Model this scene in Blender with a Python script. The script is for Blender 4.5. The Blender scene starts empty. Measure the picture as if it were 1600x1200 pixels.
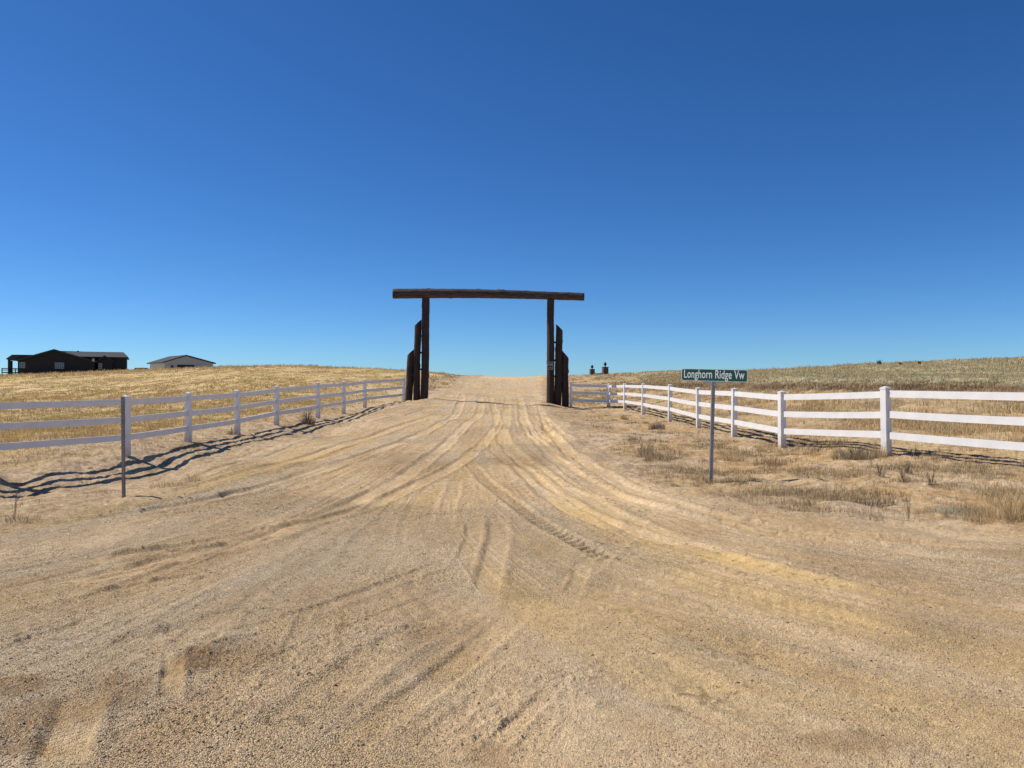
import bpy, bmesh, math, random
import numpy as np
from mathutils import Vector, Matrix
random.seed(7); rng = np.random.default_rng(11)
C = bpy.context.scene.collection
F = 1186.0; CAMZ = 1.6; HY = 600.0

# ------------------------------------------------------------------ helpers
def W(px, py, d):
    """a sight line of the photograph at distance d, in metres"""
    return Vector(((px-800)/F*d, d, CAMZ-(py-HY)*d/F))
def tag(o, label=None, cat=None, group=None, kind=None):
    if label: o['label'] = label
    if cat: o['category'] = cat
    if group: o['group'] = group
    if kind: o['kind'] = kind
    return o
def empty(name, loc, label, cat, group=None, rz=0):
    o = bpy.data.objects.new(name, None); C.objects.link(o)
    o.location = loc; o.rotation_euler = (0, 0, rz); o.empty_display_size = .2
    return tag(o, label, cat, group)
def link(name, me, mat=None, parent=None):
    o = bpy.data.objects.new(name, me); C.objects.link(o)
    if mat: me.materials.append(mat)
    if parent: o.parent = parent
    return o
def bmobj(name, bm, mat, parent=None, smooth=False, bevel=0):
    if bevel:
        es = [e for e in bm.edges if len(e.link_faces) == 2 and e.calc_face_angle(0) > .6]
        bmesh.ops.bevel(bm, geom=es, offset=bevel, segments=2, affect='EDGES', profile=.6)
    bmesh.ops.recalc_face_normals(bm, faces=bm.faces[:])
    me = bpy.data.meshes.new(name); bm.to_mesh(me); bm.free()
    if smooth:
        me.polygons.foreach_set('use_smooth', [True]*len(me.polygons))
    return link(name, me, mat, parent)
def box(bm, x0, x1, y0, y1, z0, z1, M=None):
    vs = [bm.verts.new((x, y, z)) for x in (x0, x1) for y in (y0, y1) for z in (z0, z1)]
    for f in ((0,1,3,2),(4,6,7,5),(0,4,5,1),(2,3,7,6),(0,2,6,4),(1,5,7,3)):
        bm.faces.new([vs[i] for i in f])
    if M is not None:
        for v in vs: v.co = M @ v.co
    return vs
def prism(bm, pts, y0, y1):
    """polygon in the xz plane extruded along y"""
    a = [bm.verts.new((p[0], y0, p[1])) for p in pts]; b = [bm.verts.new((p[0], y1, p[1])) for p in pts]
    bm.faces.new(a[::-1]); bm.faces.new(b); n = len(pts)
    for i in range(n): bm.faces.new((a[i], a[(i+1) % n], b[(i+1) % n], b[i]))
def npmesh(name, V, faces_n, idx, cols=None, smooth=False, mat=None, parent=None):
    """V (n,3); faces_n loops per face; idx flat indices"""
    me = bpy.data.meshes.new(name)
    me.vertices.add(len(V)); me.vertices.foreach_set('co', np.ascontiguousarray(V, np.float32).ravel())
    me.loops.add(len(idx)); me.loops.foreach_set('vertex_index', np.ascontiguousarray(idx, np.int32))
    me.polygons.add(len(faces_n))
    st = np.zeros(len(faces_n), np.int32); st[1:] = np.cumsum(faces_n)[:-1]
    me.polygons.foreach_set('loop_start', st); me.polygons.foreach_set('loop_total', np.array(faces_n, np.int32))
    if smooth: me.polygons.foreach_set('use_smooth', np.ones(len(faces_n), bool))
    if cols is not None:
        a = me.color_attributes.new('Col', 'FLOAT_COLOR', 'POINT')
        a.data.foreach_set('color', np.ascontiguousarray(cols, np.float32).ravel())
    me.update(calc_edges=True); me.validate()
    return link(name, me, mat, parent)

# ------------------------------------------------------------------ noise in numpy
def _h(i, j, s):
    n = (i.astype(np.int64)*374761393 + j.astype(np.int64)*668265263 + s*1274126177) & 0x7fffffff
    n = ((n ^ (n >> 13))*1274126177) & 0x7fffffff
    n = n ^ (n >> 16)
    return (n & 0xffff)/65535.0
def vn(x, y, s=0):
    xi = np.floor(x); yi = np.floor(y); fx = x-xi; fy = y-yi
    fx = fx*fx*(3-2*fx); fy = fy*fy*(3-2*fy); xi = xi.astype(np.int64); yi = yi.astype(np.int64)
    a = _h(xi, yi, s); b = _h(xi+1, yi, s); c = _h(xi, yi+1, s); d = _h(xi+1, yi+1, s)
    return (a*(1-fx)+b*fx)*(1-fy) + (c*(1-fx)+d*fx)*fy
def fbm(x, y, s=0, o=4, g=.5):
    r = 0; a = 1; t = 0
    for k in range(o):
        ca, sa = math.cos(.6*k), math.sin(.6*k); f = 2.03**k
        r = r + a*vn((x*ca-y*sa)*f+17.3*k, (x*sa+y*ca)*f-9.1*k, s+k); t += a; a *= g
    return r/t
def ss(a, b, x):
    t = np.clip((x-a)/(b-a), 0, 1); return t*t*(3-2*t)

# ------------------------------------------------------------------ terrain base
# (pixel column, pixel row, distance): measured sight lines where the ground is met
CP = []
for d in (1.2, 3, 5, 7):
    for px in (-300, 100, 500, 900, 1300, 1900): CP.append((px, HY+CAMZ/d*F, d))
CP += [ # road
 (-300,760,11.9),(560,HY+1.6/9.5*F,9.5),(850,HY+1.6/9.5*F,9.5),(600,HY+1.55/13*F,13),(850,HY+1.55/13*F,13),
 (560,HY+1.5/19*F,19),(700,HY+1.5/19*F,19),(850,HY+1.5/19*F,19),
 (620,HY+1.33/28*F,28),(760,HY+1.25/28*F,28),(850,HY+1.3/28*F,28),
 (700,624.5,41),(770,627,41),(835,631,41),(700,604,58),(770,606,58),(850,608,58),
 (745,590.5,76),(800,589.8,77),(850,590,77),
 # left sign post and swale
 (194,778,10.7),(0,822,8.6),(330,731,14.2),(480,692,20),(590,655,28),(100,772,12.8),(0,790,11),
 (158,751,15.4),(215,746,16.0),(110,757,14.8),(88,737,15.3),(90,722,15.9),(150,716,16.6),(20,766,14.1),(60,773,13.9),(-60,775,12.6),(260,737,16.6),(348,706.5,19.3),(418,689,22.3),(477,675,25.5),(545,659,29),
 # left fence line
 (-22,735,14.57),(-200,760,12.4),(197,709,17.1),(294,691,19.9),(371,678,22.9),(432,664,26),(497,655,29.3),(537,645.5,33),(570,638,36.4),(632,627.5,40.2),
 (664,624,41),(640,627.5,41),
 # left field
 (-100,700,19),(0,676,22),(0,640,35),(0,612,62),(0,586.5,105),(-200,592,105),(200,665,24),(200,632,38),(200,604,66),(100,583.5,105),(200,579,105),
 (330,645,30),(350,610,50),(330,574.3,98),(450,630,34),(450,607,50),(450,573.5,90),(550,625,42),(550,576.5,84),(640,600,56),(640,580,80),(690,608,50),(685,583,70),(720,587.5,73),(700,600,60),
 # right fence line
 (860,631,41),(886,636,41),(891,637,40.9),(951,635.5,40.5),(976,640,38.5),(1005,647.6,33.5),(1047,658.6,28.5),(1092,669,24.7),(1147,682,21),(1222,699,17.7),(1385,710,14.7),(1640,741,11.7),(1850,770,10),
 # right verge
 (1110,750,12.65),(920,700,18.5),(940,665,26),(1000,730,14.5),(1250,760,11.6),(1450,775,10.6),(1600,790,9.8),(1300,812,9),(1100,788,10),(1600,838,8),(1026,678,22),(915,644,35),(1040,690,19.5),
 # behind right fence
 (1385,678,17.5),(1385,640,24),(1385,616,28.5),(1385,602,30),(1385,585,42),(1385,570.5,56),
 (1600,690,15),(1600,645,20.5),(1600,614,26),(1600,603,27.4),(1600,582,38),(1600,563.5,52),(1850,560,50),
 (1200,655,24.5),(1200,618,34),(1200,598,36.5),(1200,585,50),(1200,577.5,64),
 (1070,632,36),(1070,603,47),(1070,592,50),(1070,579.8,70),
 (960,618,49),(960,596,62),(960,583.5,78),(900,612,52),(890,588.5,78),(920,586.5,80)]
for px, py in ((-200,590),(0,586),(200,579),(400,573.5),(600,578),(740,590),(850,590),(960,583),(1200,577.5),(1400,570),(1600,563.5),(1850,560)):
    CP.append((px, py+6, 135)); CP.append((px, py+22, 300)); CP.append((px, 628, 900))
CPw = np.array([[p[0], p[2], CAMZ-(p[1]-HY)*p[2]/F] for p in CP])
def warp(px, d): return px/520.0, np.log(d)*1.15
cu, cv = warp(CPw[:,0], CPw[:,1]); cz = CPw[:,2]
RC = .07
def phi(r2): return np.sqrt(r2+RC*RC)
A = phi((cu[:,None]-cu)**2 + (cv[:,None]-cv)**2)
n = len(cz); M = np.zeros((n+1, n+1)); M[:n,:n] = A + 0*np.eye(n); M[:n,n] = 1; M[n,:n] = 1
cw = np.linalg.solve(M, np.append(cz, 0))
def base_h(x, y):
    x = np.asarray(x, float); y = np.asarray(y, float); sh = x.shape; x = x.ravel(); y = y.ravel()
    yy = np.maximum(y, .02)
    px = np.clip(800+F*x/yy, -320, 1920); ang = np.arctan2(np.abs(x), y)
    d = np.where(ang > .76, np.hypot(x, y)*.72, yy); d = np.clip(d, 1.1, 950)
    u, v = warp(px, d); z = np.zeros(len(u))
    for i in range(n): z += cw[i]*phi((u-cu[i])**2 + (v-cv[i])**2)
    z += cw[n]
    z *= 1-ss(1.0, 2.0, ang)
    z *= ss(1.2, 3.5, np.hypot(x, y))
    return z.reshape(sh)

# road edges
def xL(y): return np.interp(y, [0,7.2,8,8.6,10,14,21,28,35,41,60,76,200], [-40,-12,-7,-5.9,-5.1,-5.5,-5.6,-4.9,-4.3,-4.1,-4,-3.8,-4])
def xR(y): return np.interp(y, [0,7.4,8.1,8.8,10,12,16,24,33,41,60,76,200], [40,10,5.6,3.9,2.6,1.9,1.5,1.5,1.3,1.4,2.3,3.2,3.5])
def road_sd(x, y):
    w = (fbm(x*.9, y*.9, 5, 4)-.5)*1.1
    return np.minimum(x-xL(y), xR(y)-x)+w*np.clip(y/14, .4, 1)
# fence curves for masks
LF = [(-200,12.4),(-22,14.57),(197,17.1),(294,19.9),(371,22.9),(432,26),(497,29.3),(537,33),(570,36.4),(632,40.2)]
RF = [(891,40.9),(951,40.5),(976,38.5),(1005,33.5),(1047,28.5),(1092,24.7),(1147,21),(1222,17.7),(1385,14.7),(1630,11.7),(1850,10)]
lfy = [p[1] for p in LF]; lfx = [(p[0]-800)/F*p[1] for p in LF]
rfy = [p[1] for p in RF][::-1]; rfx = [(p[0]-800)/F*p[1] for p in RF][::-1]
def fL(y): return np.interp(y, [2]+lfy+[60, 100], [-24]+lfx+[-6.5, -6])
def fR(y): return np.interp(y, [2, 5]+rfy+[60, 100], [20, 14]+rfx+[6.5, 6])

# ------------------------------------------------------------------ tracks, painted into a map of the ground (metres)
GX0, GX1, GY0, GY1, GR = -9.0, 9.0, 1.6, 46.0, .02
gw = int((GX1-GX0)/GR); gh = int((GY1-GY0)/GR)
T_h = np.zeros((gh, gw), np.float32); T_s = np.zeros((gh, gw), np.float32); T_g = np.zeros((gh, gw), np.float32); T_y = np.zeros((gh, gw), np.float32)
def gp(px, py, d=None):
    if d is None:
        d = CAMZ/(py-HY)*F
        for _ in range(12):
            z = float(base_h(np.array([(px-800)/F*d]), np.array([d]))[0]); d = .5*d+.5*(CAMZ-z)/(py-HY)*F
    return ((px-800)/F*d, d)
def spline(P, step=.06):
    P = [np.array(p, float) for p in P]; P = [2*P[0]-P[1]]+P+[2*P[-1]-P[-2]]; out = []
    for i in range(1, len(P)-2):
        a, b, c, d = P[i-1:i+3]; m = max(2, int(np.linalg.norm(c-b)/step))
        for t in np.arange(m)/m:
            out.append(.5*((2*b)+(-a+c)*t+(2*a-5*b+4*c-d)*t*t+(-a+3*b-3*c+d)*t**3))
    out.append(P[-2]); return np.array(out)
def track(P, w=.12, depth=.012, ridge=.008, smooth=.8, tread=0, yel=0, grey=0, fade=.6, pitch=.09, wob=.03):
    """a wheel rut of half width w along the points P"""
    S = spline(P); N = len(S); tot = np.concatenate([[0], np.cumsum(np.linalg.norm(np.diff(S, axis=0), axis=1))])
    CH = 8
    for i in range(0, N-1, CH):
        seg = S[i:min(i+CH+1, N)]
        a, b = seg[0], seg[-1]; L = np.linalg.norm(b-a)
        if L < 1e-4: continue
        R = w*3.2
        x0, x1 = min(a[0], b[0])-R, max(a[0], b[0])+R; y0, y1 = min(a[1], b[1])-R, max(a[1], b[1])+R
        i0, i1 = max(0, int((x0-GX0)/GR)), min(gw, int((x1-GX0)/GR)+1); j0, j1 = max(0, int((y0-GY0)/GR)), min(gh, int((y1-GY0)/GR)+1)
        if i0 >= i1 or j0 >= j1: continue
        X, Y = np.meshgrid(GX0+(np.arange(i0, i1)+.5)*GR, GY0+(np.arange(j0, j1)+.5)*GR)
        t = (b-a)/L; al = (X-a[0])*t[0]+(Y-a[1])*t[1]; s = -(X-a[0])*t[1]+(Y-a[1])*t[0]
        m = (al >= 0) & (al < L)
        if not m.any(): continue
        arc = tot[i]+al
        e = ss(0, fade*2, arc)*ss(0, fade*2, tot[-1]-arc)
        s = s+wob*(vn(arc*1.3, arc*0+i*0, 91)-.5)*2
        e = e*(.45+.9*vn(arc*1.1, s*0+7.7, 33)); q = np.abs(s)/w
        prof = -depth*(1-ss(.75, 1.1, q))+ridge*np.exp(-((q-1.3)/.28)**2)
        if tread:
            prof = prof+tread*np.where(q < .95, np.sign(np.sin((arc+np.abs(s)*.6*np.sign(s))*2*math.pi/pitch))*.5, 0)
        inn = 1-ss(.8, 1.25, q)
        sl = (slice(j0, j1), slice(i0, i1))
        T_h[sl] += np.where(m, prof*e, 0)
        T_s[sl] = np.where(m, np.maximum(T_s[sl], inn*e*smooth), T_s[sl])
        if yel: T_y[sl] = np.where(m, np.maximum(T_y[sl], inn*e*yel), T_y[sl])
        if grey: T_g[sl] = np.where(m, np.maximum(T_g[sl], np.exp(-((q-1.4)/.7)**2)*e*grey), T_g[sl])
# wheel tracks that leave the gate and fan out left and right
tr = lambda pts, **k: track([gp(*p) for p in pts], **k)
tr([(727,596,66),(715,640),(690,660),(640,685),(560,715),(430,755),(280,790),(120,815),(0,830)], w=.17, depth=.02, ridge=.014, smooth=.9)
tr([(748,596,66),(750,640),(725,665),(690,700),(630,745),(520,800),(380,850),(200,890),(0,925)], w=.16, depth=.015, ridge=.012, smooth=.8)
tr([(760,600,62),(775,650),(765,680),(720,722),(640,762),(540,800),(400,835),(250,860),(0,893)], w=.14, depth=.012, ridge=.012, yel=.4)
tr([(700,640),(620,668),(520,700),(420,730),(330,755),(220,785),(60,812)], w=.22, depth=.022, ridge=.018, yel=.8, smooth=.7)
tr([(672,636),(600,656),(520,682),(440,706),(330,738),(250,764)], w=.13, depth=.02, ridge=.016, yel=.3)
tr([(812,596,66),(815,640),(822,665),(850,700),(905,745),(1000,790),(1180,830),(1400,860),(1600,885)], w=.17, depth=.018, ridge=.014, smooth=.9)
tr([(838,600,62),(848,650),(868,685),(910,722),(980,762),(1100,802),(1280,835),(1600,858)], w=.15, depth=.02, ridge=.016, smooth=.8, yel=.3)
tr([(795,600,62),(790,650),(785,682),(800,705),(850,745),(910,780),(1010,830),(1200,895),(1600,990)], w=.18, depth=.012, ridge=.01, yel=.7)
tr([(730,720),(765,755),(810,790),(860,825),(930,862),(1010,890)], w=.11, depth=.014, ridge=.008, tread=.018, pitch=.15, smooth=.3)
tr([(930,862),(1060,905),(1250,950),(1600,1040)], w=.12, depth=.006, ridge=.006, tread=.003, pitch=.12, smooth=.3)
tr([(770,700),(800,722),(840,752),(880,785),(960,825),(1100,870)], w=.18, depth=.02, ridge=.01, yel=.9)
tr([(830,665),(842,682),(860,695)], w=.14, depth=.04, ridge=.03); tr([(845,662),(862,680),(880,694)], w=.12, depth=.035, ridge=.03)
tr([(855,655),(878,678),(900,692)], w=.10, depth=.03, ridge=.02)
tr([(715,745),(700,800),(690,840)], w=.10, depth=.006, ridge=.006, smooth=.4)
tr([(782,800),(778,850),(770,900),(742,960)], w=.11, depth=.01, ridge=.008); tr([(745,800),(738,850),(722,900)], w=.09, depth=.01, ridge=.008)
# near left: long sweeping ruts
tr([(0,1103),(80,1070),(160,1045),(280,1010),(420,975),(600,915),(760,850)], w=.08, depth=.018, ridge=.014, grey=.5, fade=1.6)
tr([(-60,1035),(0,1010),(60,990),(130,968),(200,950)], w=.05, depth=.026, ridge=.02, smooth=.4, fade=.5, wob=.01)
tr([(0,1050),(100,1030),(210,1010),(330,980),(470,930)], w=.22, depth=.014, ridge=.01, yel=.5)
tr([(90,1200),(200,1140),(300,1095),(450,1020),(620,950),(800,880)], w=.05, depth=.011, ridge=.008, smooth=.3, fade=1.5)
for k_ in range(9):
    oy = k_*26+random.uniform(-8, 8); x1_ = random.uniform(250, 520)
    tr([(0, 880+oy*1.2), (150, 858+oy*1.12), (300, 835+oy), (x1_+60, 820+oy*.72)], w=random.uniform(.025, .06), depth=random.uniform(.006, .011), ridge=random.uniform(.005, .010), smooth=.2, fade=.9)
for k_ in range(7):
    oy = k_*38+random.uniform(-10, 10)
    tr([(900+k_*10, 850+oy*.7), (1100, 890+oy*.9), (1350, 935+oy), (1600, 985+oy*1.2)], w=random.uniform(.04, .09), depth=random.uniform(.004, .008), ridge=random.uniform(.004, .008), smooth=.2, grey=.3, fade=.9)
for k_ in range(5):
    jx = random.uniform(-45, 45); jy = random.uniform(-60, 90)
    tr([(450+k_*85+jx, 1210), (560+k_*78+jx*.3, 1130+jy*.3), (660+k_*60-jx, 1040+jy*.6)], w=random.uniform(.02, .045), depth=random.uniform(.003, .009), ridge=random.uniform(.003, .007), smooth=.1, fade=.7)
tr([(0,948),(150,925),(280,903),(420,880)], w=.07, depth=.014, ridge=.012, smooth=.3); tr([(0,925),(200,890),(400,855)], w=.05, depth=.012, ridge=.01, smooth=.3)
tr([(78,1230),(100,1160),(118,1110),(135,1060)], w=.11, depth=.016, ridge=.010, tread=.005, pitch=.05, yel=.55, smooth=1, fade=.25, wob=.02); tr([(262,1105),(266,1060),(270,1000)], w=.055, depth=.009, ridge=.007, yel=.45, smooth=1, fade=.25, wob=.02)
tr([(480,1215),(560,1150),(660,1080),(740,1020),(820,945)], w=.10, depth=.014, ridge=.008, tread=.007, pitch=.05, yel=.9)
tr([(610,1210),(660,1160),(720,1110),(800,1050)], w=.05, depth=.022, ridge=.012, grey=.8); tr([(730,1215),(770,1170),(810,1120),(900,1040)], w=.05, depth=.026, ridge=.014, grey=.8)
tr([(340,1210),(430,1140),(540,1060),(650,990),(760,930)], w=.15, depth=.008, ridge=.01, grey=.7, smooth=.1)
tr([(820,940),(900,900),(960,850),(1010,800)], w=.12, depth=.006, ridge=.004)
tr([(885,945),(900,905),(915,870)], w=.07, depth=.016, ridge=.008); tr([(950,940),(957,905),(962,880)], w=.05, depth=.012, ridge=.006)
# near right
tr([(940,1000),(1040,1045),(1150,1095),(1280,1140),(1480,1205)], w=.13, depth=.012, ridge=.006, yel=1, smooth=.9)
tr([(1020,1080),(1130,1130),(1220,1165),(1330,1205)], w=.05, depth=.026, ridge=.016, grey=.6)
tr([(1000,960),(1150,1010),(1300,1060),(1600,1160)], w=.17, depth=.006, ridge=.012, grey=1, smooth=0)
tr([(860,905),(1000,940),(1200,985),(1600,1075)], w=.17, depth=.006, ridge=.01, smooth=.3)
tr([(1100,930),(1300,965),(1600,1010)], w=.2, depth=.008, ridge=.01, yel=.5)
tr([(840,1000),(960,1060),(1060,1130),(1130,1205)], w=.2, depth=.006, ridge=.01, grey=.8, smooth=0)
BROWN = [(*gp(*p[:2]), *p[2:]) for p in ((45,1120,.20,.26,.6),(190,1085,.17,.26,.65),(178,1062,.08,.14,.6),(300,1035,.14,.22,.8),(20,1070,.2,.15,.7),(30,1170,.2,.1,.7),(365,1020,.3,.3,.4),(640,730,.9,1.2,.5),(690,1010,.3,.5,.45),(820,720,.7,1.2,.5),(700,960,.4,.5,.3),(1330,1160,.25,.12,.5),(760,1180,.12,.15,.4))]
CLOD = [(*gp(*p[:2]), *p[2:]) for p in ((430,1030,.75,.4),(560,980,.7,.4),(300,1130,.45,.25),(640,900,.6,.35),(190,1065,.14,.10),(50,1060,.2,.1),(40,1140,.2,.15),(720,860,.5,.3),(780,1150,.25,.2),(1390,1110,.12,.08),(900,1060,.3,.2))]
def clodzone(x, y):
    r = 0*x
    for bx, by, bw, bh in CLOD: r = np.maximum(r, np.exp(-((x-bx)/bw)**2-((y-by)/bh)**2))
    return r
def samp(T, x, y):
    u = (x-GX0)/GR-.5; v = (y-GY0)/GR-.5; ok = (u > 0) & (v > 0) & (u < gw-2) & (v < gh-2)
    u = np.clip(u, 0, gw-2.01); v = np.clip(v, 0, gh-2.01); i = u.astype(int); j = v.astype(int); fu = u-i; fv = v-j
    return ok*((T[j,i]*(1-fu)+T[j,i+1]*fu)*(1-fv)+(T[j+1,i]*(1-fu)+T[j+1,i+1]*fu)*fv)
def aw(y): return np.interp(y, [1,3,4,5,6,8,10,12,16,20,30,40,80], [34,24,18,14,11,7.4,6.0,5.2,4.4,3.9,3.3,3,3.3])
def stream(x, y): return (x+1.6)/aw(y)

def masks(x, y):
    sd = road_sd(x, y); road = ss(-.35, .35, sd)
    lf = fL(y)-x; rf = x-fR(y)                      # >0 outside the fences
    return sd, road, lf, rf
def ground_h(x, y, detail=True):
    z = base_h(x, y); sd, road, lf, rf = masks(x, y)
    off = 1-road; r = np.hypot(x, y)
    near = 1-ss(60, 110, r)
    z = z+off*near*((fbm(x*.55, y*.55, 41, 4)-.5)*.15+(fbm(x*2.1, y*2.1, 51, 3)-.5)*.08+(fbm(x*6, y*6, 55, 2)-.5)*.03*(1-ss(18,30,r)))
    z = z+off*(fbm(x*.07, y*.07, 61, 3)-.5)*.5*ss(35, 80, r)
    z = z+.05*np.exp(-((sd+.15)/.35)**2)*ss(7, 10, y)*(.4+1.2*fbm(x*1.1, y*1.1, 77, 3))   # graded berm at the road edge
    bank = np.exp(-((y-(40-np.clip(x, 0, 40)*.7))/6)**2)*ss(5.5, 9, x)
    z = z+bank*(fbm(x*1.3, y*1.3, 81, 4)-.5)*.45
    z = z+road*(fbm(x*.5, y*.5, 71, 3)-.5)*.05*ss(2, 6, r)
    if detail:
        a = stream(x, y); k = aw(y)
        z = z+road*((vn(a*52, y*.22, 101)-.5)*.010+(ss(.60,.82,vn(a*230+2*vn(x*.7, y*.7, 8), y*.45, 104))-.2)*.007*ss(.42,.6,fbm(x*.6, y*.6, 105, 2))*(1-ss(18,30,y))+(vn(a*120+3*vn(x, y, 9), y*.5, 102)-.5)*.009*vn(x*.5, y*.5, 112)*2)*(.5+1.2*fbm(x*.35, y*.35, 103, 2))
        z = z+(fbm(x*9, y*9, 121, 3)-.5)*.012*(1-.3*samp(T_s, x, y))+(fbm(x*34, y*34, 131, 2)-.5)*(.005+.006*ss(5, 12, r))*(1-.4*samp(T_s, x, y))*(1-ss(16, 30, r))
        z = z+off*near*((fbm(x*11, y*11, 125, 3)-.5)*.045*ss(.35, .6, fbm(x*.9, y*.9, 126, 3)))
        rough = np.maximum(ss(.55, .75, fbm(x*.8+3, y*.5, 141, 3))*.6, clodzone(x, y)*1.1)
        cl = fbm(x*34, y*34, 151, 3); z = z+road*rough*(np.minimum(np.maximum(cl-.50, 0), .16)*.07+(fbm(x*60, y*60, 152, 2)-.5)*.008)*(1-ss(8, 14, r))*(1-samp(T_s, x, y))
        z = z+samp(T_h, x, y)*road*(1.75-.5*ss(8, 20, r))
    return z
def zat(x, y): return float(ground_h(np.array([x]), np.array([y]), False)[0])

# ------------------------------------------------------------------ ground sheet
NA = 1050
aD = np.radians(np.linspace(-41, 41, NA)); aC = np.radians(np.linspace(41, 319, 74))[1:-1]
ANG = np.concatenate([aD, aC]); na = len(ANG)
RR = np.concatenate([[.25, .6, 1, 1.4, 1.8], np.exp(np.linspace(math.log(2.2), math.log(120), 1500)), np.exp(np.linspace(math.log(120), math.log(3000), 50))[1:]])
nr = len(RR)
GXX = np.sin(ANG)[None,:]*RR[:,None]; GYY = np.cos(ANG)[None,:]*RR[:,None]
x = GXX.ravel(); y = GYY.ravel(); z = np.concatenate([ground_h(x[i:i+200000], y[i:i+200000]) for i in range(0, len(x), 200000)])
def pal(c): return np.array(c)[None,:]
def mix(a, b, t): return a*(1-t[:,None])+b*t[:,None]
def ground_col(x, y, z):
    sd, road, lf, rf = masks(x, y); r = np.hypot(x, y)
    n1 = fbm(x*.45, y*.45, 201, 4); n2 = fbm(x*2.2, y*2.2, 211, 4); n3 = fbm(x*9, y*9, 221, 3)
    a = stream(x, y); st = vn(a*38, y*.14, 231)*.5+vn(a*95, y*.3, 232)*.5
    sand = np.array([.63,.44,.235]); pale = np.array([.70,.52,.315]); yel = np.array([.61,.405,.155]); grey = np.array([.57,.445,.30]); brown = np.array([.50,.325,.16])
    c = mix(pal(sand)+0*x[:,None], pal(pale), ss(.40, .62, n1*.5+st*.5)*.8)
    gz_ = ss(.50, .66, fbm(a*11+5, y*.25, 241, 4)); c = mix(c, pal(grey), gz_*.50)
    c = mix(c, pal(yel), ss(.55, .72, fbm(a*13+9, y*.2+4, 251, 4))*.50*(1-ss(30, 60, y)*.5))
    c = mix(c, pal(brown), ss(.50, .72, fbm(x*1.0, y*.7, 261, 5))*.42)
    c = mix(c, pal(brown), ss(.56, .74, fbm(a*30, y*.35, 263, 4))*.35)
    for bx, by, bw, bh, ba in BROWN:
        q = ((x-bx)/bw)**2+((y-by)/bh)**2; c = mix(c, pal([.33,.195,.085]), (1-ss(.1, 1.6, q+(n2-.5)*1.4))*ba)
    ts = samp(T_s, x, y)*(.25+.75*ss(.35, .6, fbm(x*.9, y*.5, 267, 3))); c = mix(c, pal(pale), ts*(.30*ss(6, 14, y)+.1)*(.4+.9*n2))
    c = mix(c, pal(yel), np.clip(samp(T_y, x, y), 0, 1)*ss(.3, .65, n2*.6+n1*.4)*.7); c = mix(c, pal(grey*.9), np.clip(samp(T_g, x, y), 0, 1)*.5)
    # bare verge
    v = mix(pal(np.array([.56,.405,.25]))+0*x[:,None], pal([.50,.345,.19]), ss(.35, .65, n1)); v = mix(v, pal([.36,.25,.14]), ss(.5, .7, n2)*.6)
    wetR = ss(1.5, 3, x)*ss(.45, .6, fbm(x*.7, y*.7, 271, 4)); v = mix(v, pal([.50,.31,.13]), wetR*.75)
    # patchy litter on the verges
    lit = ss(.44, .62, fbm(x*1.6, y*1.6, 281, 5))*ss(.0, 1.0, -sd); v = mix(v, pal([.36,.26,.14]), lit*.5)
    v = mix(v, pal([.20,.13,.07]), ss(.60, .70, fbm(x*5, y*5, 283, 4))*.55*ss(.1, .8, -sd)); v = mix(v, pal([.56,.44,.29]), ss(.58, .68, fbm(x*7+3, y*7, 285, 3))*.5)
    # swale under the left fence is smoother bare dirt
    lb = ss(-.5, .3, lf); rb = ss(-.6, .4, rf)
    c = mix(v, c, road)
    # left golden field
    g = mix(pal(np.array([.60,.43,.18]))+0*x[:,None], pal([.66,.49,.25]), ss(.35, .65, fbm(x*.25, y*.12, 291, 4)))
    g = mix(g, pal([.44,.30,.16]), ss(.5, .68, fbm(x*.5, y*.16, 301, 4))*.6); g = mix(g, pal([.47,.36,.13]), ss(.55, .7, fbm(x*.3+7, y*.1, 311, 3))*.8)
    g = mix(g, pal([.40,.28,.17]), ss(.5, .62, n2)*.5*(1-ss(30, 60, r)))
    fld = ss(.5, 3.0, lf+(n1-.5)*3+ss(.5,.6,n2)*1.2); fld = np.where(y > 41, ss(4.5, 8, -x+(n1-.5)*4), fld)
    c = mix(c, g, fld*(1-road))
    # right: rough tan ground, eroded bank, then the grey-green pasture above it
    t = mix(pal(np.array([.52,.37,.20]))+0*x[:,None], pal([.44,.31,.16]), ss(.4, .6, n2)); t = mix(t, pal([.30,.20,.11]), ss(.55, .68, fbm(x*.9, y*.9, 321, 4))*.8)
    c = mix(c, t, rb*(1-road))
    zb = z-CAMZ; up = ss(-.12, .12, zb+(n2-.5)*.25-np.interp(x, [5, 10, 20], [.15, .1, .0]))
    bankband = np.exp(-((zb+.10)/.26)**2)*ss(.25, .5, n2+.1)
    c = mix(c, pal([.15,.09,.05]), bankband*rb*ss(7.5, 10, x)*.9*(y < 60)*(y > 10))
    gr = mix(pal(np.array([.48,.41,.24]))+0*x[:,None], pal([.42,.38,.22]), ss(.35, .65, fbm(x*.2, y*.2, 331, 4))); gr = mix(gr, pal([.40,.33,.16]), ss(.5, .68, fbm(x*.6, y*.15, 341, 4))*.7)
    gr = mix(gr, pal([.40,.30,.15]), 1-ss(9, 16, x+(n1-.5)*3))
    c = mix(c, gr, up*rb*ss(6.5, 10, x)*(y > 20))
    ts2 = samp(T_s, x, y); c = c*(.90+.20*n3)[:,None]*(1+(fbm(x*26, y*26, 371, 2)-.5)*(.12+.50*ss(5, 15, r))*(1-.35*ts2))[:,None]*(1+(vn(x*60, y*60, 373)-.5)*(.12+.2*ss(4, 10, r)))[:,None]
    sp = ss(.80, .88, vn(x*17, y*17, 375))*ss(.45, .6, fbm(x*.8, y*.8, 377, 3)); c = c*(1-.35*sp*(r < 60))[:,None]
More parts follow.
